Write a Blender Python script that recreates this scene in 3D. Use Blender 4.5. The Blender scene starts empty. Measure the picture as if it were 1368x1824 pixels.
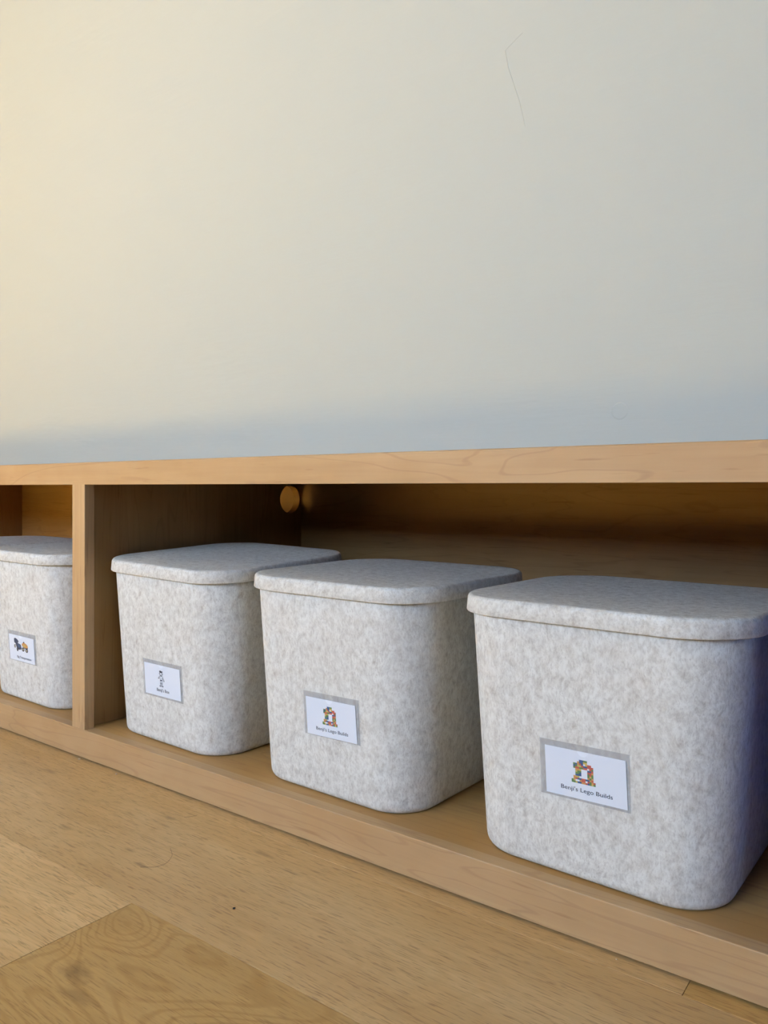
import bpy, bmesh, math, random
from mathutils import Vector, Matrix

random.seed(7)
SC = bpy.context.scene
COL = SC.collection

# ------------------------------------------------------------------ camera
cam_d = bpy.data.cameras.new('camera')
cam = bpy.data.objects.new('camera', cam_d)
COL.objects.link(cam)
cam_d.sensor_fit = 'HORIZONTAL'
cam_d.sensor_width = 36.0
cam_d.lens = 36.0 * 1371.29 / 1368.0
cam_d.clip_start = 0.02
_r = Vector((0.80330651, 0.59550494, 0.00851568))
_u = Vector((-0.01910715, 0.01147822, 0.99975155))
_f = Vector((-0.59525924, 0.80326964, -0.02059893))
_m = Matrix.Identity(4)
for i in range(3):
    _m[i][0], _m[i][1], _m[i][2] = _r[i], _u[i], -_f[i]
_m.translation = Vector((0.0, -0.77785, 0.47403))
cam.matrix_world = _m
SC.camera = cam

# ------------------------------------------------------------------ light
SC.view_settings.view_transform = 'Standard'
SC.view_settings.look = 'None'
SC.view_settings.gamma = 1.0
SC.view_settings.use_curve_mapping = False
SC.view_settings.exposure = 0.07
SC.cycles.use_denoising = True
SC.cycles.max_bounces = 6
SC.cycles.diffuse_bounces = 3
SC.cycles.glossy_bounces = 3
SC.cycles.use_adaptive_sampling = True
SC.cycles.adaptive_threshold = 0.03
SC.cycles.transparent_max_bounces = 12
SC.cycles.sample_clamp_indirect = 6.0
SC.cycles.caustics_reflective = False
SC.cycles.caustics_refractive = False

SKY = (0.54, 0.715, 1.0)
world = bpy.data.worlds.new('world')
SC.world = world
world.use_nodes = True
bg = world.node_tree.nodes['Background']
bg.inputs[0].default_value = (*SKY, 1)
bg.inputs[1].default_value = 1.0

# low sun through the window in the left-hand wall: a bright patch on the floor, out of frame
sun_d = bpy.data.lights.new('sun', 'SUN')
sun_d.energy = 310.0
sun_d.color = (0.97, 1.0, 0.66)
sun_d.angle = 0.009
sun = bpy.data.objects.new('sun', sun_d)
COL.objects.link(sun)
sun.rotation_euler = Vector((0.829, -0.02, -0.559)).to_track_quat('-Z', 'Y').to_euler()


def sky_window_light(name, loc, direction, sx, sy, power, colour):
    d = bpy.data.lights.new(name, 'AREA')
    d.shape = 'RECTANGLE'
    d.size, d.size_y = sx, sy
    d.energy = power
    d.color = colour
    o = bpy.data.objects.new(name, d)
    COL.objects.link(o)
    o.location = loc
    o.rotation_euler = Vector(direction).to_track_quat('-Z', 'Z').to_euler()
    return o


# daylight entering through the openings of the room
WIN_A = (-3.0, -0.4, 1.00, 2.10)      # window in the wall behind the camera (x0, x1, z0, z1)
WIN_B = (-2.6, -1.4, 0.9, 2.1)        # window in the right-hand wall (y0, y1, z0, z1)
WIN_C = (-3.00, -1.68, 0.60, 2.25)    # sunny window in the left-hand wall (y0, y1, z0, z1)
ROOM = (-5.2, 3.4, -3.6, 0.60, 3.0)   # x0, x1, y0, y1, height
sky_window_light('daylight_front', ((WIN_A[0] + WIN_A[1]) / 2, ROOM[2] - 0.16, (WIN_A[2] + WIN_A[3]) / 2),
                 (0, 1, 0), WIN_A[1] - WIN_A[0], WIN_A[3] - WIN_A[2], 158.0, SKY)
sky_window_light('daylight_right', (ROOM[1] + 0.16, (WIN_B[0] + WIN_B[1]) / 2, (WIN_B[2] + WIN_B[3]) / 2),
                 (-1, 0, 0), WIN_B[1] - WIN_B[0], WIN_B[3] - WIN_B[2], 22.0, (0.2, 0.42, 1.0))


# ------------------------------------------------------------------ helpers
def link(name, me, mat=None, parent=None):
    o = bpy.data.objects.new(name, me)
    COL.objects.link(o)
    if mat is not None:
        me.materials.clear()
        me.materials.append(mat)
    if parent is not None:
        o.parent = parent
    return o


def empty(name, loc=(0, 0, 0), rz=0.0):
    o = bpy.data.objects.new(name, None)
    COL.objects.link(o)
    o.location = loc
    o.rotation_euler = (0, 0, rz)
    o.empty_display_size = 0.05
    return o


def tag(o, label=None, cat=None, group=None, kind=None):
    if label:
        o['label'] = label
    if cat:
        o['category'] = cat
    if group:
        o['group'] = group
    if kind:
        o['kind'] = kind
    return o


def box_bm(bm, x0, x1, y0, y1, z0, z1):
    v = [bm.verts.new(c) for c in ((x0, y0, z0), (x1, y0, z0), (x1, y1, z0), (x0, y1, z0),
                                   (x0, y0, z1), (x1, y0, z1), (x1, y1, z1), (x0, y1, z1))]
    for f in ((0, 3, 2, 1), (4, 5, 6, 7), (0, 1, 5, 4), (1, 2, 6, 5), (2, 3, 7, 6), (3, 0, 4, 7)):
        bm.faces.new([v[i] for i in f])
    return v


def finish(bm, name, mat, parent=None, smooth=False):
    bmesh.ops.recalc_face_normals(bm, faces=bm.faces[:])
    me = bpy.data.meshes.new(name)
    bm.to_mesh(me)
    bm.free()
    if smooth:
        for p in me.polygons:
            p.use_smooth = True
    return link(name, me, mat, parent)


def box(name, x0, x1, y0, y1, z0, z1, mat, parent=None, bev=0.0, seg=2, pick=None):
    bm = bmesh.new()
    box_bm(bm, x0, x1, y0, y1, z0, z1)
    if bev > 0:
        es = [e for e in bm.edges if pick is None or pick((e.verts[0].co + e.verts[1].co) / 2)]
        bmesh.ops.bevel(bm, geom=es, offset=bev, segments=seg, profile=0.5, affect='EDGES')
    return finish(bm, name, mat, parent)


def rrect(hw, hd, r, n=14):
    pts = []
    for cx, cy, a0 in ((hw - r, hd - r, 0), (-hw + r, hd - r, 90), (-hw + r, -hd + r, 180), (hw - r, -hd + r, 270)):
        for i in range(n + 1):
            a = math.radians(a0 + 90.0 * i / n)
            pts.append((cx + r * math.cos(a), cy + r * math.sin(a)))
    return pts


# ------------------------------------------------------------------ materials
class NT:
    def __init__(self, name):
        self.m = bpy.data.materials.new(name)
        self.m.use_nodes = True
        self.t = self.m.node_tree
        self.n = self.t.nodes
        self.b = self.n['Principled BSDF']

    def add(self, kind, **kw):
        nd = self.n.new(kind)
        for k, v in kw.items():
            setattr(nd, k, v)
        return nd

    def set(self, sock, val):
        if isinstance(val, bpy.types.NodeSocket):
            self.t.links.new(val, sock)
        else:
            sock.default_value = val

    def math(self, op, a, b=0.0, c=None):
        nd = self.add('ShaderNodeMath', operation=op)
        self.set(nd.inputs[0], a)
        self.set(nd.inputs[1], b)
        if c is not None:
            self.set(nd.inputs[2], c)
        return nd.outputs[0]

    def coords(self, which='Object'):
        return self.add('ShaderNodeTexCoord').outputs[which]

    def mapping(self, vec, scale=(1, 1, 1), loc=None):
        nd = self.add('ShaderNodeMapping')
        self.set(nd.inputs[0], vec)
        nd.inputs['Scale'].default_value = scale
        if loc is not None:
            self.set(nd.inputs['Location'], loc)
        return nd.outputs[0]

    def noise(self, vec, scale, detail=3, rough=0.5, dist=0.0):
        nd = self.add('ShaderNodeTexNoise')
        self.set(nd.inputs['Vector'], vec)
        nd.inputs['Scale'].default_value = scale
        nd.inputs['Detail'].default_value = detail
        nd.inputs['Roughness'].default_value = rough
        nd.inputs['Distortion'].default_value = dist
        return nd.outputs['Fac']

    def ramp(self, fac, stops):
        nd = self.add('ShaderNodeValToRGB')
        self.set(nd.inputs[0], fac)
        el = nd.color_ramp.elements
        while len(el) < len(stops):
            el.new(0.5)
        for e, (p, c) in zip(el, stops):
            e.position = p
            e.color = (c, c, c, 1) if isinstance(c, (int, float)) else (*c, 1)
        return nd.outputs[0]

    def mix(self, fac, a, b, mode='MIX'):
        nd = self.add('ShaderNodeMix', data_type='RGBA', blend_type=mode)
        self.set(nd.inputs[0], fac)
        for s, v in ((nd.inputs[6], a), (nd.inputs[7], b)):
            self.set(s, v if isinstance(v, bpy.types.NodeSocket) else (*v, 1))
        return nd.outputs[2]

    def bump(self, h, strength=0.3, dist=0.001):
        nd = self.add('ShaderNodeBump')
        self.set(nd.inputs['Height'], h)
        nd.inputs['Strength'].default_value = strength
        nd.inputs['Distance'].default_value = dist
        self.t.links.new(nd.outputs[0], self.b.inputs['Normal'])

    def rand_offset(self, k=40.0):
        oi = self.add('ShaderNodeObjectInfo')
        cx = self.add('ShaderNodeCombineXYZ')
        self.set(cx.inputs[0], self.math('MULTIPLY', oi.outputs['Random'], k))
        self.set(cx.inputs[1], self.math('MULTIPLY', oi.outputs['Random'], k * 1.7))
        self.set(cx.inputs[2], self.math('MULTIPLY', oi.outputs['Random'], k * 0.6))
        return cx.outputs[0], oi.outputs['Random']

    def base(self, c, rough=0.5):
        self.set(self.b.inputs['Base Color'], c if isinstance(c, bpy.types.NodeSocket) else (*c, 1))
        self.set(self.b.inputs['Roughness'], rough)


def mat_plain(name, c, rough=0.6):
    t = NT(name)
    t.base(c, rough)
    return t.m


def mat_maple(name, axis, tint=(1, 1, 1)):
    """honey maple, grain running along the given axis (0 = x, 1 = y, 2 = z)"""
    t = NT(name)
    off, rnd = t.rand_offset()
    co = t.coords()
    va = t.add('ShaderNodeVectorMath', operation='ADD')
    t.set(va.inputs[0], co)
    t.set(va.inputs[1], off)
    v = va.outputs[0]
    s1 = [9.0, 9.0, 9.0]
    s1[axis] = 0.9
    s2 = [75.0, 75.0, 75.0]
    s2[axis] = 3.5
    s3 = [170.0, 170.0, 170.0]
    s3[axis] = 11.0
    big = t.noise(t.mapping(v, s1), 1.0, 3, 0.55, 0.6)
    streak = t.noise(t.mapping(v, s2), 1.0, 4, 0.6, 0.3)
    pore = t.noise(t.mapping(v, s3), 1.0, 2, 0.5)
    cloud = t.noise(v, 14.0, 3, 0.5)

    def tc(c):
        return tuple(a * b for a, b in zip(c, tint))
    c = t.ramp(big, [(0.28, tc((0.56, 0.365, 0.16))), (0.5, tc((0.655, 0.45, 0.215))), (0.75, tc((0.71, 0.51, 0.255)))])
    c = t.mix(t.ramp(streak, [(0.3, 0.55), (0.62, 0.0)]), c, tc((0.52, 0.335, 0.155)))
    c = t.mix(t.ramp(pore, [(0.66, 0.0), (0.74, 0.55)]), c, tc((0.40, 0.23, 0.095)))
    c = t.mix(t.ramp(cloud, [(0.35, 0.0), (0.75, 0.25)]), c, tc((0.74, 0.545, 0.30)))
    # thin growth-ring lines
    ring = t.math('SINE', t.math('MULTIPLY', big, 85.0))
    c = t.mix(t.ramp(ring, [(0.9, 0.0), (1.0, 0.28)]), c, tc((0.40, 0.24, 0.12)))
    t.base(c, 0.5)
    t.bump(streak, 0.12, 0.0006)
    t.b.inputs['Specular IOR Level'].default_value = 0.25
    return t.m


def mat_oak(name, ring, pore_k, count=105.0, gain=1.0):
    t = NT(name)
    off, rnd = t.rand_offset()
    co = t.coords()
    va = t.add('ShaderNodeVectorMath', operation='ADD')
    t.set(va.inputs[0], co)
    t.set(va.inputs[1], off)
    v = va.outputs[0]
    field = t.noise(t.mapping(v, (2.6, 6.5, 1.0)), 1.0, 2, 0.45, 0.6)
    wob = t.noise(t.mapping(v, (14.0, 60.0, 1.0)), 1.0, 3, 0.6)
    rings = t.math('SINE', t.math('ADD', t.math('MULTIPLY', field, count), t.math('MULTIPLY', wob, 3.0)))
    tone = t.noise(t.mapping(v, (1.6, 9.0, 1.0)), 1.0, 4, 0.6)
    fibre = t.noise(t.mapping(v, (10.0, 260.0, 1.0)), 1.0, 3, 0.6)
    pore = t.noise(t.mapping(v, (48.0, 760.0, 1.0)), 1.0, 2, 0.5)
    ray = t.noise(t.mapping(v, (22.0, 110.0, 1.0)), 1.0, 3, 0.5)
    c = t.ramp(tone, [(0.25, (0.53, 0.335, 0.125)), (0.5, (0.63, 0.42, 0.175)), (0.78, (0.70, 0.49, 0.225))])
    c = t.mix(t.ramp(rings, [(0.2, 0.0), (1.0, ring)]), c, (0.46, 0.275, 0.095))
    c = t.mix(t.ramp(fibre, [(0.35, 0.35), (0.6, 0.0)]), c, (0.49, 0.305, 0.115))
    c = t.mix(t.ramp(ray, [(0.6, 0.0), (0.78, 0.30)]), c, (0.74, 0.52, 0.25))
    c = t.mix(t.ramp(pore, [(0.56, 0.0), (0.66, pore_k)]), c, (0.30, 0.165, 0.06))
    c = t.mix(1.0, c, (1.0, 0.955, 0.88), 'MULTIPLY')
    # board to board variation
    hs = t.add('ShaderNodeHueSaturation')
    t.set(hs.inputs['Value'], t.math('MULTIPLY_ADD', rnd, 0.2 * gain, 0.9 * gain))
    t.set(hs.inputs['Saturation'], t.math('MULTIPLY_ADD', rnd, -0.12, 1.04))
    t.set(hs.inputs['Color'], c)
    c = hs.outputs[0]
    # knots and dark mineral marks in the boards
    pos = t.add('ShaderNodeNewGeometry').outputs['Position']
    wn = t.noise(t.mapping(pos, (25.0, 60.0, 1.0)), 1.0, 3, 0.6)
    for kx, ky, lx, ly, s in ((-0.690, -0.352, 0.030, 0.020, 0.75), (-0.655, -0.372, 0.045, 0.012, 0.5), (-1.2385, -0.067, 0.035, 0.008, 0.5),
                              (-1.0077, -0.174, 0.022, 0.007, 0.6), (-0.9145, -0.064, 0.022, 0.006, 0.6),
                              (-0.7234, -0.0615, 0.03, 0.006, 0.5), (-0.66, -0.075, 0.03, 0.005, 0.4), (-0.8271, -0.178, 0.02, 0.005, 0.6),
                              (-0.8719, -0.1616, 0.025, 0.006, 0.4), (-0.95, -0.33, 0.02, 0.008, 0.35)):
        sub = t.add('ShaderNodeVectorMath', operation='SUBTRACT')
        t.set(sub.inputs[0], pos)
        sub.inputs[1].default_value = (kx, ky, 0)
        mul = t.add('ShaderNodeVectorMath', operation='MULTIPLY')
        t.set(mul.inputs[0], sub.outputs[0])
        mul.inputs[1].default_value = (1 / lx, 1 / ly, 0)
        ln = t.add('ShaderNodeVectorMath', operation='LENGTH')
        t.set(ln.inputs[0], mul.outputs[0])
        d = t.math('ADD', ln.outputs['Value'], t.math('MULTIPLY_ADD', wn, 1.6, -0.8))
        c = t.mix(t.ramp(d, [(0.1, s * 0.75), (0.8, 0.0)]), c, (0.13, 0.07, 0.03))
    t.base(c, t.math('MULTIPLY_ADD', fibre, 0.12, 0.42))
    t.bump(t.math('ADD', t.math('MULTIPLY', pore, -0.6), t.math('MULTIPLY', rings, 0.1)), 0.22, 0.0005)
    t.b.inputs['Specular IOR Level'].default_value = 0.35
    return t.m


def mat_felt(name, streak, tint=(1.0, 0.98, 0.92)):
    t = NT(name)
    off, rnd = t.rand_offset(9.0)
    co = t.coords()
    va = t.add('ShaderNodeVectorMath', operation='ADD')
    t.set(va.inputs[0], co)
    t.set(va.inputs[1], off)
    # bend the coordinates so the fibres run in tangled directions
    wv = t.add('ShaderNodeTexNoise')
    t.set(wv.inputs['Vector'], va.outputs[0])
    wv.inputs['Scale'].default_value = 30.0
    wv.inputs['Detail'].default_value = 2
    wsub = t.add('ShaderNodeVectorMath', operation='MULTIPLY_ADD')
    t.set(wsub.inputs[0], wv.outputs['Color'])
    wsub.inputs[1].default_value = (0.013, 0.013, 0.013)
    t.set(wsub.inputs[2], va.outputs[0])
    v = wsub.outputs[0]
    zs = 0.7 if streak else 1.0
    clump = t.noise(t.mapping(v, (1, 1, zs)), 105.0, 5, 0.7)
    fibre = t.noise(t.mapping(v, (1, 1, zs * 0.6)), 420.0, 3, 0.7)
    broad = t.noise(va.outputs[0], 16.0, 2, 0.5)
    c = t.ramp(clump, [(0.32, (0.60, 0.575, 0.54)), (0.46, (0.77, 0.755, 0.725)), (0.6, (0.89, 0.885, 0.865))])
    c = t.mix(t.ramp(fibre, [(0.32, 0.6), (0.5, 0.0)]), c, (0.55, 0.52, 0.485))
    c = t.mix(t.ramp(fibre, [(0.56, 0.0), (0.72, 0.6)]), c, (0.92, 0.915, 0.90))
    c = t.mix(t.ramp(clump, [(0.24, 0.55), (0.36, 0.0)]), c, (0.46, 0.38, 0.32))
    c = t.mix(t.ramp(broad, [(0.42, 0.0), (0.75, 0.22)]), c, (0.66, 0.63, 0.60))
    c = t.mix(1.0, c, tint, 'MULTIPLY')
    t.base(c, 0.95)
    t.bump(t.math('ADD', clump, t.math('MULTIPLY', fibre, 0.5)), 0.5, 0.0012)
    t.b.inputs['Specular IOR Level'].default_value = 0.1
    return t.m


def mat_plaster(name, c):
    t = NT(name)
    co = t.coords()
    n1 = t.noise(t.mapping(co, (1.0, 1.0, 2.2)), 2.6, 3, 0.5, 0.4)
    n2 = t.noise(co, 55.0, 4, 0.6)
    n3 = t.noise(t.mapping(co, (1.0, 1.0, 7.0)), 9.0, 3, 0.5)
    t.base(c, 0.62)
    h = t.math('ADD', t.math('MULTIPLY', n1, 4.0), t.math('ADD', t.math('MULTIPLY', n2, 0.05), t.math('MULTIPLY', n3, 0.35)))
    t.bump(h, 0.30, 0.006)
    t.b.inputs['Specular IOR Level'].default_value = 0.3
    return t.m


def mat_film(name, alpha, c, rough):
    t = NT(name)
    t.base(c, rough)
    t.b.inputs['Alpha'].default_value = alpha
    t.b.inputs['Specular IOR Level'].default_value = 0.25
    return t.m


M = {
    'maple_x': mat_maple('maple_along', 0, (0.87, 0.83, 0.86)),
    'maple_z': mat_maple('maple_upright', 2, (0.87, 0.83, 0.86)),
    'veneer_x': mat_maple('golden_veneer_along', 0, (0.80, 0.69, 0.52)),
    'veneer_shaded_x': mat_maple('shaded_veneer_along', 0, (0.58, 0.47, 0.34)),  # darker copy of the veneer, compartment shade put into its tint
    'veneer_shaded_z': mat_maple('shaded_veneer_upright', 2, (0.58, 0.47, 0.34)),  # partitions get the same darkened tint, shade painted in
    'oak': mat_oak('oak_floorboard', 0.16, 0.60),
    'oak_pale': mat_oak('oak_floorboard_pale', 0.34, 0.60, 260.0, 1.13),
    'oak_figured': mat_oak('oak_floorboard_figured', 0.5, 0.45, 210.0),
    'felt_side': mat_felt('wool_felt_side', True),
    'felt_lid': mat_felt('wool_felt_lid', False),
    'felt_navy_bounce': mat_felt('navy_felt_bounce', False, (0.02, 0.08, 0.45)),  # only for the added unseen bin that bounces blue
    'plaster': mat_plaster('painted_plaster', (0.63, 0.64, 0.56)),
    'side_paint': mat_plain('taupe_wall_paint', (0.22, 0.21, 0.20), 0.7),
    'navy_paint': mat_plain('navy_wall_paint', (0.035, 0.06, 0.16), 0.7),
    'ceiling': mat_plain('ceiling_paint', (0.45, 0.44, 0.42), 0.8),
    'white_paint': mat_plain('white_paint', (0.8, 0.79, 0.77), 0.5),
    'paper': mat_plain('white_paper', (0.92, 0.94, 0.98), 0.7),
    'ink': mat_plain('black_ink', (0.02, 0.02, 0.025), 0.6),
    'film_back': mat_film('clear_plastic', 0.20, (0.56, 0.53, 0.51), 0.5),
    'film_front': mat_film('clear_plastic_front', 0.035, (0.7, 0.72, 0.8), 0.2),
    'red': mat_plain('print_red', (0.62, 0.10, 0.045), 0.7),
    'orange': mat_plain('print_orange', (0.72, 0.33, 0.07), 0.7),
    'yellow': mat_plain('print_yellow', (0.68, 0.50, 0.10), 0.7),
    'green': mat_plain('print_green', (0.12, 0.24, 0.05), 0.7),
    'blue': mat_plain('print_blue', (0.035, 0.10, 0.24), 0.7),
    'navy': mat_plain('print_navy', (0.03, 0.04, 0.09), 0.7),
    'grey_ink': mat_plain('print_grey', (0.35, 0.36, 0.40), 0.7),
    'tan': mat_plain('print_tan', (0.55, 0.48, 0.30), 0.7),
    'crumb_pale': mat_plain('pale_crumb', (0.7, 0.58, 0.4), 0.8),
    'crumb_dark': mat_plain('dark_crumb', (0.025, 0.02, 0.015), 0.8),
    'gap': mat_plain('dark_underlay', (0.05, 0.035, 0.02), 0.9),
}

# ------------------------------------------------------------------ room shell
X0, X1, Y0, Y1, HT = ROOM
T = 0.12
tag(box('wall_back', X0 - T, X1 + T, Y1, Y1 + T, -0.05, HT, M['plaster']), kind='structure')
tag(box('ceiling', X0 - T, X1 + T, Y0 - T, Y1 + T, HT, HT + T, M['ceiling']), kind='structure')


def wall_with_hole(name, axis, w0, w1, t0, t1, hole, paint='side_paint'):
    """axis 0: wall runs along x (t = y thickness); axis 1: runs along y (t = x thickness)"""
    bm = bmesh.new()
    a0, a1, z0, z1 = hole
    for (p0, p1, q0, q1) in ((w0, a0, -0.05, HT), (a1, w1, -0.05, HT), (a0, a1, -0.05, z0), (a0, a1, z1, HT)):
        if axis == 0:
            box_bm(bm, p0, p1, t0, t1, q0, q1)
        else:
            box_bm(bm, t0, t1, p0, p1, q0, q1)
    return tag(finish(bm, name, M[paint]), kind='structure')


wall_with_hole('wall_front', 0, X0 - T, X1 + T, Y0 - T, Y0, WIN_A)
wall_with_hole('wall_right', 1, Y0, Y1, X1, X1 + T, WIN_B, 'navy_paint')
wall_with_hole('wall_left', 1, Y0, Y1, X0 - T, X0, WIN_C)


def window(name, axis, hole, t0, t1, inner, sg):
    a0, a1, z0, z1 = hole
    o = empty(name, (0, 0, 0))
    tag(o, kind='structure')
    fw = 0.05
    rects = [(a0, a1, z0, z0 + fw), (a0, a1, z1 - fw, z1), (a0, a0 + fw, z0 + fw, z1 - fw), (a1 - fw, a1, z0 + fw, z1 - fw)]
    mid = (a0 + a1) / 2
    bars = [(mid - 0.02, mid + 0.02, z0 + fw, z1 - fw)]
    bm = bmesh.new()
    tm = (t0 + t1) / 2
    for r in rects:
        (box_bm(bm, r[0], r[1], tm - 0.025, tm + 0.025, r[2], r[3]) if axis == 0 else
         box_bm(bm, tm - 0.025, tm + 0.025, r[0], r[1], r[2], r[3]))
    finish(bm, 'window_frame', M['white_paint'], o)
    for r in bars:
        bm = bmesh.new()
        (box_bm(bm, r[0], r[1], tm - 0.015, tm + 0.015, r[2], r[3]) if axis == 0 else
         box_bm(bm, tm - 0.015, tm + 0.015, r[0], r[1], r[2], r[3]))
        finish(bm, 'glazing_bar', M['white_paint'], o)
    bm = bmesh.new()
    s0, s1 = sorted((inner, inner + sg * 0.04))
    (box_bm(bm, a0 - 0.04, a1 + 0.04, s0, s1, z0 - 0.03, z0) if axis == 0 else
     box_bm(bm, s0, s1, a0 - 0.04, a1 + 0.04, z0 - 0.03, z0))
    finish(bm, 'window_sill', M['white_paint'], o)


window('window_1', 0, WIN_A, Y0 - T, Y0, Y0, 1)
window('window_2', 1, WIN_B, X1, X1 + T, X1, -1)
window('window_3', 1, WIN_C, X0 - T, X0, X0, 1)

# hairline crack and a filled nail hole in the plaster


def wall_mark(name, quads):
    bm = bmesh.new()
    for q in quads:
        bm.faces.new([bm.verts.new(p) for p in q])
    o = finish(bm, name, M['plaster'], bpy.data.objects['wall_back'])
    return o


_cr = [(-0.694, 1.380), (-0.716, 1.368), (-0.732, 1.358), (-0.725, 1.323), (-0.712, 1.285), (-0.700, 1.250), (-0.692, 1.22), (-0.687, 1.197)]
_q = []
for (xa, za), (xb, zb) in zip(_cr[:-1], _cr[1:]):
    dx, dz = xb - xa, zb - za
    l = math.hypot(dx, dz)
    nx, nz = -dz / l * 0.0009, dx / l * 0.0009
    yw = Y1 - 0.0006
    _q.append(((xa + nx, Y1 - 0.00002, za + nz), (xb + nx, Y1 - 0.00002, zb + nz), (xb, yw, zb), (xa, yw, za)))
    _q.append(((xa - nx, Y1 - 0.00002, za - nz), (xb - nx, Y1 - 0.00002, zb - nz), (xb, yw, zb), (xa, yw, za)))
wall_mark('plaster_crack', _q)
_q = []
for i in range(24):
    a, b = 2 * math.pi * i / 24, 2 * math.pi * (i + 1) / 24
    c0 = (-0.491, Y1 - 0.0005, 0.632)
    p = [(c0[0] + rr * math.cos(t), yy, c0[2] + rr * math.sin(t)) for t in (a, b) for rr, yy in ((0.016, Y1 - 0.00002), (0.0135, Y1 - 0.0005))]
    _q.append((p[0], p[2], p[3], p[1]))
    _q.append((p[1], p[3], c0))
wall_mark('filled_nail_hole', _q)

# floor: dark underlay slab, one object per oak board
floor = box('floor', X0, X1, Y0, Y1, -0.06, -0.014, M['gap'])
tag(floor, kind='structure')
PW = 0.2165
rows = [(0.60, -0.0235)]
y = -0.0235
rows = [(-0.0235, 0.03)]
while y > Y0:
    rows.append((max(y - PW, Y0), y))
    y -= PW
joints = {0: [-3.1, -1.65, -0.2], 1: [-3.6, -1.95, 0.35], 2: [-4.2, -2.5, -0.757, 1.2], 3: [-3.4, -1.5, 0.3, 2.0]}
for ri, (ya, yb) in enumerate(rows):
    js = joints.get(ri) or sorted(X0 + 0.4 + random.random() * 1.4 + k * 1.9 for k in range(4))
    xs = [X0] + [j for j in js if X0 + 0.1 < j < X1 - 0.1] + [X1]
    for xa, xb in zip(xs[:-1], xs[1:]):
        g = 0.00025
        box('floorboard', xa + g, xb - g, ya + g, yb - g, -0.014, 0.0, M['oak_pale' if ri == 2 and -2.6 < xa < -2.0 else 'oak_figured' if (ri == 2 and xa > -1.0) or random.random() < 0.2 and ri > 3 else 'oak'], floor, bev=0.0003, seg=1,
            pick=lambda c: c.z > -0.001)

# ------------------------------------------------------------------ storage bench
ZB, ZR, ZT = 0.0533, 0.490, 0.5294
YB = 0.576
BX0, BX1 = -3.82, 1.30
bench = empty('storage_bench', ((BX0 + BX1) / 2, 0.3, 0))
tag(bench, 'long low honey maple storage bench with open compartments along the wall', 'bench')
BO = Vector(bench.location)


def bpart(o):
    o.parent = bench
    o.matrix_parent_inverse = Matrix.Translation(-BO)
    return o


front_edge = lambda c: c.y < 0.001
bpart(box('top_rail', BX0, BX1, 0.0, 0.019, ZR, ZT, M['maple_x'], None, 0.0028, 3, lambda c: c.y < 0.001 and c.z > ZT - 0.001))
bpart(box('base_rail', BX0, BX1, 0.0, 0.019, 0.0030, ZB, M['maple_x'], None, 0.0013, 2, front_edge))
bpart(box('top_board', BX0, BX1, 0.0192, 0.5985, ZT - 0.019, ZT, M['veneer_shaded_x'], None))
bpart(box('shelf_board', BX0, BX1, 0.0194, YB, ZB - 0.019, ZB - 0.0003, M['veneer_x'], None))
bpart(box('back_panel', BX0, BX1, YB, YB + 0.012, 0.003, ZT - 0.0192, M['veneer_shaded_x'], None))
bpart(box('plinth_block', BX0 + 0.02, BX1 - 0.02, 0.5, 0.55, 0.0005, ZB - 0.019, M['maple_x'], None))

PARTS = [-3.8, -2.5265, -1.2577, 0.40, 1.28]


def partition(xc, hole):
    x0, x1 = xc - 0.0095, xc + 0.0095
    if xc == -1.2577:
        x0, x1 = -1.2670, -1.2482
    z0, z1, y0, y1 = ZB, ZT - 0.0192, 0.0192, YB
    if not hole:
        return bpart(box('partition_panel', x0, x1, y0, y1, z0, z1, M['veneer_shaded_z'], None))
    hy, hz, r, h = 0.5372, 0.4648, 0.0328, 0.0375
    bm = bmesh.new()
    n = 48
    sq, ci = [], []
    for i in range(n):
        a = 2 * math.pi * (i + 0.5) / n + math.pi / 4 - math.pi / n
        c, s = math.cos(a), math.sin(a)
        k = h / max(abs(c), abs(s))
        sq.append((hy + k * c, hz + k * s))
        ci.append((hy + r * c, hz + r * s))
    lay = []
    for x in (x0, x1):
        lay.append(([bm.verts.new((x, p[0], p[1])) for p in sq], [bm.verts.new((x, p[0], p[1])) for p in ci]))
    for i in range(n):
        j = (i + 1) % n
        for S, C in lay:
            bm.faces.new((S[i], S[j], C[j], C[i]))
        bm.faces.new((lay[0][1][i], lay[0][1][j], lay[1][1][j], lay[1][1][i]))
    for ya, yb, za, zb in ((y0, hy - h, z0, z1), (hy + h, y1, z0, z1), (hy - h, hy + h, z0, hz - h), (hy - h, hy + h, hz + h, z1)):
        for x in (x0, x1):
            bm.faces.new([bm.verts.new((x, *p)) for p in ((ya, za), (yb, za), (yb, zb), (ya, zb))])
    for ya, yb in ((y0, y0), (y1, y1)):
        bm.faces.new([bm.verts.new(c) for c in ((x0, ya, z0), (x1, ya, z0), (x1, ya, z1), (x0, ya, z1))])
    bmesh.ops.remove_doubles(bm, verts=bm.verts[:], dist=1e-5)
    o = finish(bm, 'partition_panel', M['veneer_shaded_z'])
    o['label'] = 'upright maple partition with a round cable hole'
    return bpart(o)


for xc in PARTS:
    partition(xc, abs(xc + 1.2577) < 1e-6)
    s0, s1 = xc - 0.0196, xc + 0.0196
    if xc == -1.2577:
        s0, s1 = -1.2747, -1.2354
    bpart(box('stile', s0, s1, 0.0002, 0.0190, ZB, ZR, M['maple_z'], None, 0.0012, 2, lambda c: c.y < 0.001 and ZB + 0.01 < c.z < ZR - 0.01))

# ------------------------------------------------------------------ felt bins
WB, WT, DB, DT = 0.144, 0.1638, 0.1435, 0.160
H_LID0, H_LID1 = 0.3362 - ZB, 0.3569 - ZB
RB, RT, OV = 0.0606, 0.071, 0.0072


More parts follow.
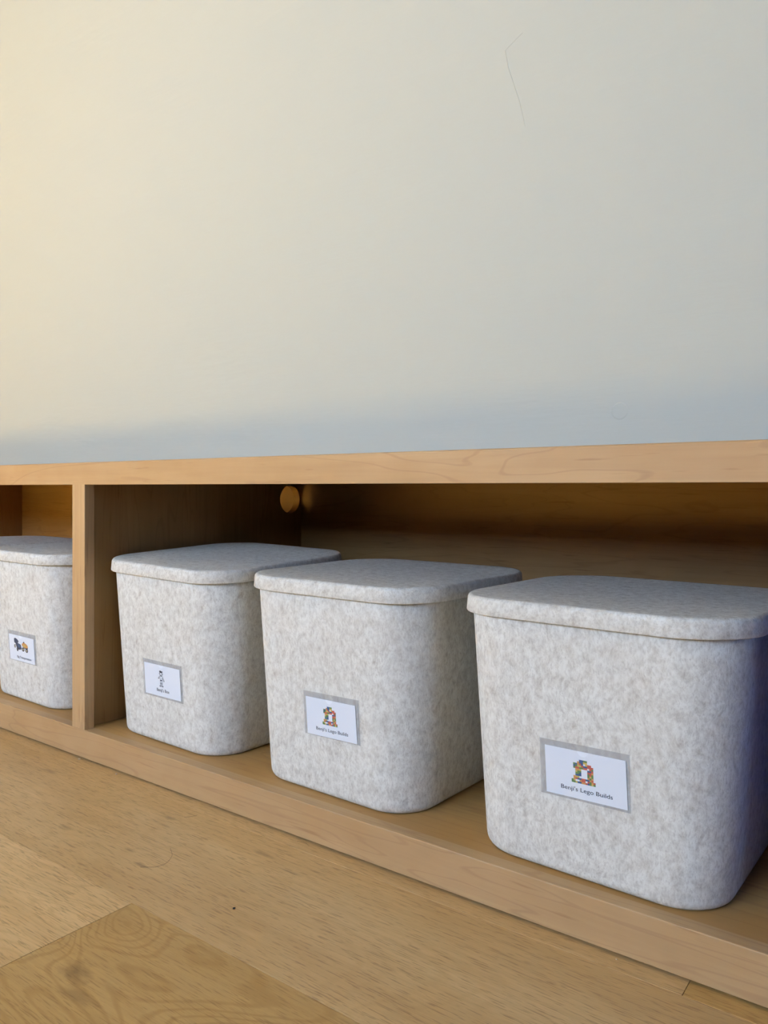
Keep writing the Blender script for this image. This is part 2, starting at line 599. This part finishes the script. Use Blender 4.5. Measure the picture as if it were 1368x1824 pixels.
def loft(rings, cap0=True, cap1=True):
    bm = bmesh.new()
    L = [[bm.verts.new(p) for p in r] for r in rings]
    n = len(L[0])
    for a, b in zip(L[:-1], L[1:]):
        for i in range(n):
            j = (i + 1) % n
            bm.faces.new((a[i], a[j], b[j], b[i]))
    if cap0:
        bm.faces.new(L[0][::-1])
    if cap1:
        bm.faces.new(L[-1])
    return bm


def tub_mesh():
    rings = []

    def wall(z, inset):
        t = z / H_LID1
        return [(x, y, z) for x, y in rrect(WB + (WT - WB) * t - inset, DB + (DT - DB) * t - inset, RB + (RT - RB) * t - inset)]
    rr = 0.010
    for k in range(6):
        a = math.radians(90 * k / 5)
        rings.append(wall(rr - rr * math.cos(a) + 0.0002, 0.006 * (1 - math.sin(a))))
    for k in range(1, 9):
        rings.append(wall(rr + (0.295 - rr) * k / 8, 0.0))
    rings.append(wall(0.2965, 0.0015))
    rings.append(wall(0.2965, 0.0045))
    rings.append(wall(0.295, 0.006))
    rings.append(wall(0.02, 0.006))
    rings.append(wall(0.0075, 0.02))
    return loft(rings)


def lid_mesh(tilt_y, tilt_x, crown, warp_seed):
    hw, hd, r = WT + OV, DT + OV, RT + OV
    rings = []

    def ring(z, inset):
        return [[x, y, z] for x, y in rrect(hw - inset, hd - inset, max(r - inset, 0.01))]
    rings.append(ring(H_LID1 - 0.006, 0.0055))        # underside of the top, inner corner
    rings.append(ring(H_LID0 + 0.001, 0.0042))
    rings.append(ring(H_LID0, 0.0030))
    rings.append(ring(H_LID0, 0.0008))
    rings.append(ring(H_LID0 + 0.0010, 0.0))
    rings.append(ring(H_LID1 - 0.0055, 0.0012))
    for k in range(1, 6):
        a = math.radians(90 * k / 5)
        rings.append(ring(H_LID1 - 0.0055 + 0.0055 * math.sin(a), 0.0012 + 0.0055 * (1 - math.cos(a))))
    for ins in (0.02, 0.04, 0.06, 0.08, 0.10, 0.12, 0.135):
        rings.append([[x, y, H_LID1] for x, y in rrect(hw - ins, hd - ins, max(r - ins * 0.55, 0.015))])
    rs = random.Random(warp_seed)
    ph = [rs.uniform(0, 6.28) for _ in range(3)]
    for rg in rings:
        for p in rg:
            u, v = p[0] / hw, p[1] / hd
            p[2] += tilt_y * (p[1] + hd) + tilt_x * p[0]
            p[2] += crown * (1 - u * u) * (1 - v * v)
            p[2] += 0.0006 * math.sin(5 * u + ph[0]) * math.cos(4 * v + ph[1])
    bm = loft(rings, True, True)
    return bm


def ribbon(bm, pts, w, y=0.0, mi=0):
    for (xa, za), (xb, zb) in zip(pts[:-1], pts[1:]):
        dx, dz = xb - xa, zb - za
        l = math.hypot(dx, dz) or 1e-9
        ex, ez = dx / l * w * 0.35, dz / l * w * 0.35
        nx, nz = -dz / l * w / 2, dx / l * w / 2
        q = [(xa - ex + nx, za - ez + nz), (xa - ex - nx, za - ez - nz), (xb + ex - nx, zb + ez - nz), (xb + ex + nx, zb + ez + nz)]
        f = bm.faces.new([bm.verts.new((a, y, b)) for a, b in q])
        f.material_index = mi


def disc(bm, cx, cz, rx, rz, y=0.0, mi=0, n=20):
    f = bm.faces.new([bm.verts.new((cx + rx * math.cos(2 * math.pi * i / n), y, cz + rz * math.sin(2 * math.pi * i / n))) for i in range(n)])
    f.material_index = mi


def poly(bm, pts, y=0.0, mi=0):
    f = bm.faces.new([bm.verts.new((a, y, b)) for a, b in pts])
    f.material_index = mi


def face_front(bm, name, mats, parent):
    """flat print facing -y"""
    for f in bm.faces:
        f.normal_update()
        if f.normal.y > 0:
            f.normal_flip()
    me = bpy.data.meshes.new(name)
    bm.to_mesh(me)
    bm.free()
    for m in mats:
        me.materials.append(m)
    o = bpy.data.objects.new(name, me)
    COL.objects.link(o)
    o.parent = parent
    return o


def text_mesh(body, width, cap, parent, cx, zbase, y, bold=0.0):
    cu = bpy.data.curves.new('lettering', 'FONT')
    cu.body = body
    cu.size = 1.0
    cu.align_x = 'LEFT'
    cu.resolution_u = 3
    cu.offset = bold
    tmp = bpy.data.objects.new('lettering_tmp', cu)
    COL.objects.link(tmp)
    dg = bpy.context.evaluated_depsgraph_get()
    me = bpy.data.meshes.new_from_object(tmp.evaluated_get(dg))
    bpy.data.objects.remove(tmp)
    bpy.data.curves.remove(cu)
    xs = [v.co.x for v in me.vertices]
    x0, x1 = min(xs), max(xs)
    sx = width / (x1 - x0)
    sz = cap / 0.70
    for v in me.vertices:
        v.co = ((v.co.x - (x0 + x1) / 2) * sx + cx, y, v.co.y * sz + zbase)
    me.name = 'printed_words'
    o = link('printed_words', me, M['ink'], parent)
    return o


HOUSE = [
    "....BBGG....",
    "...OBBYY....",
    ".GBORBNYRR..",
    ".BGYYRBBRRR.",
    ".GRRGGRRNRG.",
    "..OOY...BBR.",
    "..YGG...RRO.",
    "..GGB...GRG.",
    "..BBB...GYG.",
    ".OYY....OGO.",
    ".ORBBRRBBOR.",
    "GYNNORRNRGOR",
    "GGYBBOORBGYG",
]
CM = {'R': 0, 'O': 1, 'Y': 2, 'G': 3, 'B': 4}


def picture_house(parent, cx, z0, w, h, y):
    bm = bmesh.new()
    nr, nc = len(HOUSE), len(HOUSE[0])
    cw, ch = w / nc, h / nr
    for r, row in enumerate(HOUSE):
        for c, k in enumerate(row):
            if k in CM:
                xa, za = cx - w / 2 + c * cw, z0 + h - (r + 1) * ch
                poly(bm, ((xa, za), (xa + cw, za), (xa + cw, za + ch), (xa, za + ch)), y, CM[k])
    return face_front(bm, 'printed_picture', [M[k] for k in ('red', 'orange', 'yellow', 'green', 'blue')], parent)


def picture_boy(parent, cx, z0, h, y):
    bm = bmesh.new()
    s = h / 40.0
    w = 1.0 * s

    def P(*pts):
        return [(cx + a * s * 1.3, z0 + b * s) for a, b in pts]

    def circ(x, z, rx, rz, n=14, a0=0, a1=360):
        return [(cx + (x + rx * math.cos(math.radians(a0 + (a1 - a0) * i / n))) * s * 1.3,
                 z0 + (z + rz * math.sin(math.radians(a0 + (a1 - a0) * i / n))) * s) for i in range(n + 1)]
    ribbon(bm, circ(0, 31.5, 4.0, 4.6), w, y)
    for k in range(6):                                         # curls of hair
        ribbon(bm, circ(-3.4 + k * 1.35, 36.6 + 0.9 * math.sin(k * 1.3), 1.2, 1.4, 8), w * 1.15, y)
    ribbon(bm, P((-3.2, 35), (3.2, 35)), w * 2.0, y)
    ribbon(bm, circ(-4.4, 31.5, 0.8, 1.2, 8), w, y)
    ribbon(bm, circ(4.4, 31.5, 0.8, 1.2, 8), w, y)
    disc(bm, cx - 1.4 * s * 1.3, z0 + 32 * s, 0.45 * s, 0.5 * s, y)
    disc(bm, cx + 1.4 * s * 1.3, z0 + 32 * s, 0.45 * s, 0.5 * s, y)
    ribbon(bm, circ(0, 30.2, 1.6, 1.2, 6, 200, 340), w * 0.8, y)
    ribbon(bm, P((-2.5, 26.6), (-5.0, 25.0), (-8.2, 21.0), (-7.0, 19.6), (-4.2, 22.0), (-3.2, 22.6), (-2.8, 16.6), (2.8, 16.6),
                 (3.2, 22.6), (5.6, 18.6), (7.6, 15.2), (9.0, 16.2), (7.0, 20.4), (4.6, 25.0), (2.5, 26.6), (0, 25.8), (-2.5, 26.6)), w, y)
    disc(bm, cx - 8.0 * s * 1.3, z0 + 20.0 * s, 1.5 * s, 1.0 * s, y)
    disc(bm, cx + 8.4 * s * 1.3, z0 + 14.8 * s, 1.1 * s, 1.5 * s, y)
    ribbon(bm, P((-2.8, 15.6), (2.8, 15.6)), w * 1.9, y)
    ribbon(bm, P((-2.8, 16), (-3.2, 8.5), (-0.5, 8.5), (0, 12.5), (0.5, 8.5), (3.2, 8.5), (2.8, 16)), w, y)
    ribbon(bm, P((-2.9, 8.5), (-2.6, 4.0), (-5.2, 2.2), (-5.0, 1.0), (-1.0, 1.0), (-0.9, 8.5)), w, y)
    ribbon(bm, P((2.9, 8.5), (2.6, 4.0), (5.4, 2.2), (5.2, 1.0), (1.0, 1.0), (0.9, 8.5)), w, y)
    ribbon(bm, P((-4.8, 1.4), (-1.4, 1.4)), w * 1.3, y)
    ribbon(bm, P((4.8, 1.4), (1.4, 1.4)), w * 1.3, y)
    return face_front(bm, 'printed_picture', [M['ink']], parent)


def picture_vehicles(parent, cx, z0, w, y):
    bm = bmesh.new()
    s = w / 46.0
    q = s * 0.60

    def P(*pts):
        return [(cx + a * s, z0 + b * q) for a, b in pts]
    # dark truck: cab roof, body, two wheels (layers stacked a hair apart)
    poly(bm, P((-22, 33), (-18, 36), (-11, 33), (-7, 28), (-8, 25), (-12, 22), (-20, 21), (-22, 25)), y, 0)
    poly(bm, P((-18, 23), (-9, 23), (0, 20), (2, 9), (-2, 6), (-9, 5), (-13, 8), (-16, 15)), y - 0.00003, 0)
    poly(bm, P((-11, 21), (-4, 20), (-2, 12), (-8, 11)), y - 0.00006, 4)
    disc(bm, cx - 19.5 * s, z0 + 13 * q, 2.4 * s, 5.0 * q, y - 0.00006, 1)
    disc(bm, cx - 18.6 * s, z0 + 13 * q, 1.1 * s, 2.6 * q, y - 0.00009, 3)
    disc(bm, cx - 11.5 * s, z0 + 6 * q, 2.8 * s, 6.0 * q, y - 0.00009, 1)
    # yellow wagon with a dark knob and two wheels
    poly(bm, P((3, 22), (7, 27), (14, 27), (21, 23), (23, 18), (20, 13), (11, 13), (5, 17)), y, 2)
    poly(bm, P((6, 21), (13, 22), (18, 18), (12, 16)), y - 0.00003, 5)
    poly(bm, P((4, 18), (11, 14), (20, 14), (23, 17), (22, 12), (11, 12)), y - 0.00003, 1)
    disc(bm, cx + 10.2 * s, z0 + 28 * q, 2.2 * s, 2.0 * q, y - 0.00006, 1)
    ribbon(bm, P((10, 29), (10, 33)), 0.7 * s, y - 0.00006, 3)
    for wx, wz in ((7, 8.5), (18.5, 7.5)):
        disc(bm, cx + wx * s, z0 + wz * q, 4.3 * s, 5.6 * q, y - 0.00009, 1)
        disc(bm, cx + wx * s, z0 + wz * q, 2.1 * s, 3.0 * q, y - 0.00012, 3)
    return face_front(bm, 'printed_picture', [M[k] for k in ('navy', 'ink', 'orange', 'tan', 'blue', 'yellow')], parent)


def slab(name, pts, y0, y1, mat, parent):
    bm = bmesh.new()
    a = [bm.verts.new((x, y0, z)) for x, z in pts]
    b = [bm.verts.new((x, y1, z)) for x, z in pts]
    bm.faces.new(a)
    bm.faces.new(b[::-1])
    n = len(pts)
    for i in range(n):
        j = (i + 1) % n
        bm.faces.new((a[i], b[i], b[j], a[j]))
    return finish(bm, name, mat, parent)


def add_label(binroot, pk, pp, kind, words, tw, cap, note):
    """pk, pp: pocket and card rectangles on the bin front (x0, x1, z0, z1) measured along the face"""
    tilt = math.atan((DT - DB) / H_LID1)
    x0, x1, z0, z1, rot = pk
    cx, cz = (x0 + x1) / 2, (z0 + z1) / 2
    pw, ph = (x1 - x0) / 2, (z1 - z0) / 2
    yface = -(DB + (DT - DB) * cz / H_LID1)
    bm_pts = [(-pw, -ph), (pw, -ph), (pw, ph), (-pw, ph)]
    pocket = slab('label_pocket', bm_pts, -0.0006, -0.0002, M['film_back'], binroot)
    pocket.location = (cx, yface - 0.0002, cz)
    pocket.rotation_euler = (tilt, rot, 0)
    pocket['label'] = note
    a0, a1, c0, c1 = pp[0] - cx, pp[1] - cx, pp[2] - cz, pp[3] - cz
    card = slab('paper_card', [(a0, c0 - 0.0004), (a1, c0), (a1 - 0.001, c1), (a0 - 0.0006, c1 + 0.0004)], -0.0010, -0.0007, M['paper'], pocket)
    # front film with a thumb notch
    nx = a0 + (a1 - a0) * 0.50 - 0.002
    nr = 0.0082
    zt = ph
    pts = [(-pw, -ph), (pw, -ph), (pw, zt)]
    depth = (zt - c1) + 0.0052
    for i in range(0, 17):
        a = math.pi * i / 16
        pts.append((nx + nr * math.cos(a), zt - depth * math.sin(a)))
    pts.append((-pw, zt))
    slab('pocket_front', pts, -0.0018, -0.0016, M['film_front'], pocket)
    yp = -0.00115
    w, h = a1 - a0, c1 - c0
    mx = (a0 + a1) / 2
    if kind == 'house':
        picture_house(pocket, mx - 0.002, c0 + h * 0.33, 0.0275, h * 0.50, yp)
    elif kind == 'boy':
        picture_boy(pocket, mx - 0.003, c0 + h * 0.305, h * 0.54, yp)
    else:
        picture_vehicles(pocket, mx - 0.003, c0 + h * 0.37, 0.057, yp)
    text_mesh(words, tw, cap, pocket, mx + (0.001 if kind != 'vehicles' else 0.008), c0 + h * (0.15 if kind != 'vehicles' else 0.115), yp,
              0.004 if kind == 'house' else 0.012)
    return pocket


def make_bin(pos, rz, label, tilt_y=0.0, tilt_x=0.0, crown=0.001, seed=1, side='felt_side', top='felt_lid'):
    o = empty('storage_bin', (pos[0], pos[1], ZB), rz)
    tag(o, label, 'storage bin', 'lidded felt bins on the bench shelf')
    finish(tub_mesh(), 'tub', M[side], o, True)
    finish(lid_mesh(tilt_y, tilt_x, crown, seed), 'lid', M[top], o, True)
    return o


b_left2 = make_bin((-1.882, 0.18), -0.03, 'cream felt bin at the left edge, seen only as a lid behind another lid', 0.006, 0.0, 0.001, 11)
b_left = make_bin((-1.503, 0.18), -0.03, 'cream felt bin left of the upright stile, card with toy vehicles', 0.017, 0.0, 0.001, 12)
b1 = make_bin((-1.0632, 0.182), -0.0344, 'cream felt bin just right of the stile, card with a boy drawing', 0.050, -0.018, 0.001, 13)
b2 = make_bin((-0.6976, 0.1796), -0.0263, 'cream felt bin, middle of the three right of the stile', 0.014, 0.0, 0.001, 14)
b3 = make_bin((-0.3181, 0.1697), -0.0304, 'cream felt bin farthest right and nearest, largest in view', 0.005, 0.0, 0.001, 15)
make_bin((0.052, 0.18), -0.03, 'added navy blue felt bin, unseen beyond the right edge, casting blue on the nearest cream bin', 0.0, 0.0, 0.001, 16, 'felt_navy_bounce', 'felt_navy_bounce')  # unseen bin, added to throw blue bounce and shade on its neighbour

add_label(b3, (-0.0465, 0.0562, 0.0898, 0.1523, math.radians(-1.2)), (-0.0396, 0.0532, 0.0926, 0.1452), 'house', "Benji's Lego Builds", 0.0590, 0.0046,
          'clear pocket holding a white card with a colourful brick house')
add_label(b2, (-0.0352, 0.0667, 0.0844, 0.1460, math.radians(-1.3)), (-0.0300, 0.0618, 0.0857, 0.1380), 'house', "Benji's Lego Builds", 0.0590, 0.0046,
          'clear pocket holding a white card with a colourful brick house')
add_label(b1, (-0.0426, 0.0648, 0.0790, 0.1410, math.radians(-0.3)), (-0.0377, 0.0603, 0.0823, 0.1346), 'boy', "Benji's Box", 0.0345, 0.0052,
          'clear pocket holding a white card with a line drawing of a boy')
add_label(b_left, (-0.0494, 0.0613, 0.0801, 0.1410, 0.0), (-0.0453, 0.0556, 0.0814, 0.1327), 'vehicles', "Big Transportation", 0.0560, 0.0046,
          'clear pocket holding a white card with a dark truck and yellow wagon')

# ------------------------------------------------------------------ crumbs and hairs on the floor


def crumb(x, y, r, mat, label):
    bm = bmesh.new()
    bmesh.ops.create_icosphere(bm, subdivisions=1, radius=r)
    for v in bm.verts:
        k = random.uniform(0.7, 1.2)
        v.co = Vector((v.co.x * k * 1.2, v.co.y * k, max(v.co.z * k * 0.7, -0.55 * r)))
    o = finish(bm, 'crumb', mat)
    o.location = (x, y, 0.55 * r)
    tag(o, label, 'crumb')


crumb(-0.654, -0.1771, 0.0017, M['crumb_dark'], 'tiny black crumb lying on the floor in front of the middle bin')
crumb(-0.2699, -0.0060, 0.0011, M['crumb_pale'], 'pale crumb on the floor at the foot of the rail below the nearest bin')
crumb(-1.244, -0.0045, 0.0022, M['crumb_pale'], 'tan crumb on the floor just below the upright stile')
crumb(-1.1282, -0.0082, 0.0019, M['crumb_pale'], 'tan crumb on the floor below the bin with the boy card')


def hair(pts, label):
    cu = bpy.data.curves.new('hair', 'CURVE')
    cu.dimensions = '3D'
    cu.bevel_depth = 0.00013
    cu.bevel_resolution = 1
    sp = cu.splines.new('BEZIER')
    sp.bezier_points.add(len(pts) - 1)
    for b, (x, y) in zip(sp.bezier_points, pts):
        b.co = (x, y, 0.0004)
        b.handle_left_type = b.handle_right_type = 'AUTO'
    tmp = bpy.data.objects.new('hair_tmp', cu)
    COL.objects.link(tmp)
    me = bpy.data.meshes.new_from_object(tmp.evaluated_get(bpy.context.evaluated_depsgraph_get()))
    bpy.data.objects.remove(tmp)
    bpy.data.curves.remove(cu)
    o = link('hair_strand', me, M['crumb_dark'])
    tag(o, label, 'hair')


hair([(-0.715, -0.0065), (-0.702, -0.0040), (-0.692, -0.0075)], 'short dark hair on the floor close to the bench base rail')
hair([(-0.900, -0.050), (-0.893, -0.042), (-0.890, -0.034)], 'short straight dark hair on the floor below the leftmost right-hand bin')
hair([(-0.835, -0.125), (-0.812, -0.142), (-0.805, -0.165), (-0.822, -0.182)], 'curved fine hair lying out on the open floorboard')
